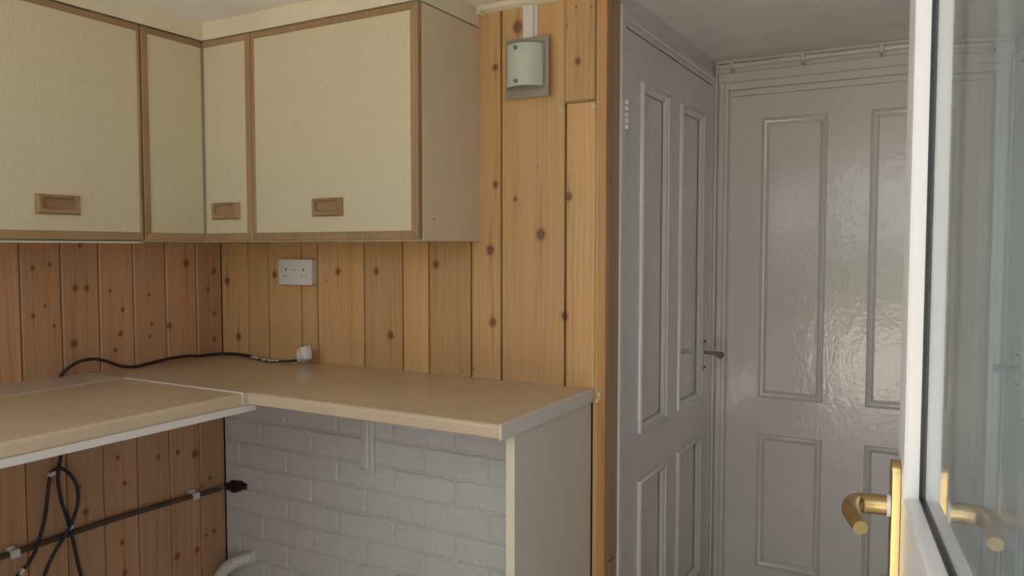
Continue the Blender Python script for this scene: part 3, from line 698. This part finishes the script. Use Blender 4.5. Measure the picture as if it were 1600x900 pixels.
for k in range(20):
    for sh in ra: b.faces.new((sh[0][k], sh[0][k+1], sh[1][k+1], sh[1][k]))
    for j in (0, 1): b.faces.new((ra[0][j][k], ra[0][j][k+1], ra[1][j][k+1], ra[1][j][k]))
for k in (0, 20): b.faces.new((ra[0][0][k], ra[0][1][k], ra[1][1][k], ra[1][0][k]))
sh_ = obj('shade', b, M['frosted'], lm, smooth=40)
for z in (1.937, 2.047):
    b = BM(); tube(b, [(-1.283, YB-.024, z), (-1.283, YB-.0835, z), (-1.283, YB-.084, z), (-1.283, YB-.091, z)], [.0025, .0025, .0075, .0065], 14); obj('cap_nut', b, M['nut'], lm, smooth=40)
tr = thing('cable_trunking', 'short white cable trunking running from the wall lamp up to the ceiling', 'trunking', (-1.275, YB, 2.09))
obj('cover', B1(-1.293, -1.254, YB-.018, YB-.0058, 2.0905, 2.2023, bev=.0015), M['plastic'], tr)
obj('base', B1(-1.290, -1.244, YB-.0056, YB-.0005, 2.0905, 2.2023), M['plastic'], tr)
b = BM(); cyl(b, (-1.275, YB-.0178, 2.192), (-1.275, YB-.0198, 2.192), .003, 10); obj('screw', b, M['steel'], tr)
hooks = [(-1.141, 1.855, 'left'), (-1.028, 1.853, 'right')]
for x, z, sd in hooks:
    b = BM(); tube(b, [(x, YB+.001, z), (x, YB-.010, z-.002), (x+.004, YB-.018, z-.010), (x+.006, YB-.022, z-.018), (x+.003, YB-.028, z-.022), (x, YB-.032, z-.016), (x-.001, YB-.031, z-.006)], .0018, 6, sub=3)
    h = obj('cup_hook', b, M['plastic'], org=(x, YB, z), smooth=60)
    tag(h, 'small white cup hook at the %s end of the access panel edge' % sd, 'hook', 'cup hooks under the access panel')

# ------------------------------------------------------------------ under the worktop: conduit, clips, hanging flexes, waste pipe
cd = thing('dark_conduit', 'dark pipe clipped along the old pine boards under the worktop', 'pipe', (-2.80, 1.6, .3))
b = BM(); tube(b, [(-2.805, .6, .322), (-2.805, 1.4, .326), (-2.803, 1.8, .333), (-2.803, 2.2, .322), (-2.800, 2.372, .312), (-2.80, 2.376, .312)], .0105, 10, sub=3); obj('tube', b, M['pipe_dark'], cd, smooth=60)
for y, z in ((1.462, .328), (2.203, .323)):
    b = BM(); box(b, XL+.0005, -2.787, y-.016, y+.016, z-.016, z+.013, bev=.004, seg=2); box(b, XL+.0005, -2.806, y-.02, y+.006, z+.013, z+.024, bev=.002)
    obj('pipe_clip', b, M['plastic'], cd, smooth=40)
b = BM(); cyl(b, (-2.800, 2.33, .316), (-2.800, 2.345, .3145), .0145, 12); obj('metal_band', b, M['steel'], cd, smooth=50)
b = BM(); bmesh.ops.create_icosphere(b, subdivisions=3, radius=1); random.seed(5)
from mathutils import noise as mn
for v in b.verts:
    k = 1 + .38*mn.noise(v.co*2.3) + .25*mn.noise(v.co*6)
    v.co = Vector((-2.743, YB-.012, .326)) + Vector((v.co.x*k*.066, v.co.y*k*.018, v.co.z*k*.026 + (v.co.x*.010)))
tag(obj('sealant_lump', b, M['black'], org=(-2.743, YB-.012, .326)), 'rough black lump of sealant round the pipe hole in the white brick corner', 'sealant')
def flex(pts, label, extra=None):
    o_ = thing('hanging_flex', label, 'cable', pts[-1], 'black flexes hanging under the left worktop')
    b = BM(); tube(b, pts, .0062, 8, sub=5); obj('flex', b, M['rubber'], o_, smooth=60)
    if extra:
        for (x, y, z, r) in extra:
            b = BM(); box(b, -.010, .010, -.011, .011, -.007, .007, bev=.002, fn=lambda p: Vector((x, y, z)) + Matrix.Rotation(r, 3, 'X') @ p); obj('tape_band', b, M['plastic'], o_)
    return o_
flex([(-2.80, 1.640, .871), (-2.80, 1.640, .75), (-2.80, 1.636, .644), (-2.795, 1.618, .56), (-2.79, 1.622, .48), (-2.785, 1.64, .40), (-2.78, 1.655, .32), (-2.775, 1.67, .22), (-2.775, 1.69, .12), (-2.78, 1.72, -.02), (-2.79, 1.74, -.2)],
     'black flex hanging straight down from the worktop and crossing the other loop', [(-2.784, 1.648, .362, .25)])
flex([(-2.79, 1.590, .575), (-2.785, 1.612, .590), (-2.775, 1.640, .572), (-2.77, 1.668, .52), (-2.77, 1.674, .46), (-2.77, 1.655, .395), (-2.77, 1.615, .335), (-2.775, 1.575, .275), (-2.78, 1.545, .2), (-2.785, 1.53, .1), (-2.79, 1.52, -.1), (-2.80, 1.50, -.22)],
     'black flex looping over from the white tape and down to the left')
flex([(-2.795, 1.592, .575), (-2.795, 1.583, .53), (-2.795, 1.572, .45), (-2.79, 1.555, .39), (-2.78, 1.525, .325), (-2.78, 1.495, .28), (-2.785, 1.455, .245), (-2.79, 1.41, .18), (-2.80, 1.38, .05), (-2.80, 1.37, -.2)],
     'leftmost hanging black flex with white tape at its top', [(-2.79, 1.592, .574, .3), (-2.785, 1.475, .262, .9)])
wp = thing('waste_pipe', 'white plastic waste pipe elbow coming out of the brick wall near the floor', 'pipe', (-2.77, 2.28, ZG))
b = BM(); tube(b, [(-2.655, YB-.006, .020), (-2.668, 2.34, .022), (-2.695, 2.305, .010), (-2.730, 2.285, -.022), (-2.752, 2.275, -.07), (-2.758, 2.272, -.14), (-2.76, 2.27, ZG)], .026, 18, sub=4); obj('elbow', b, M['plastic'], wp, smooth=50)
b = BM(); tube(b, [(-2.657, YB-.008, .020), (-2.660, 2.358, .021)], .030, 18); obj('collar', b, M['plastic'], wp, smooth=50)
b = BM(); tube(b, [(-2.7565, 2.2725, -.10), (-2.759, 2.271, -.15)], .0305, 18); obj('collar', b, M['plastic'], wp, smooth=50)
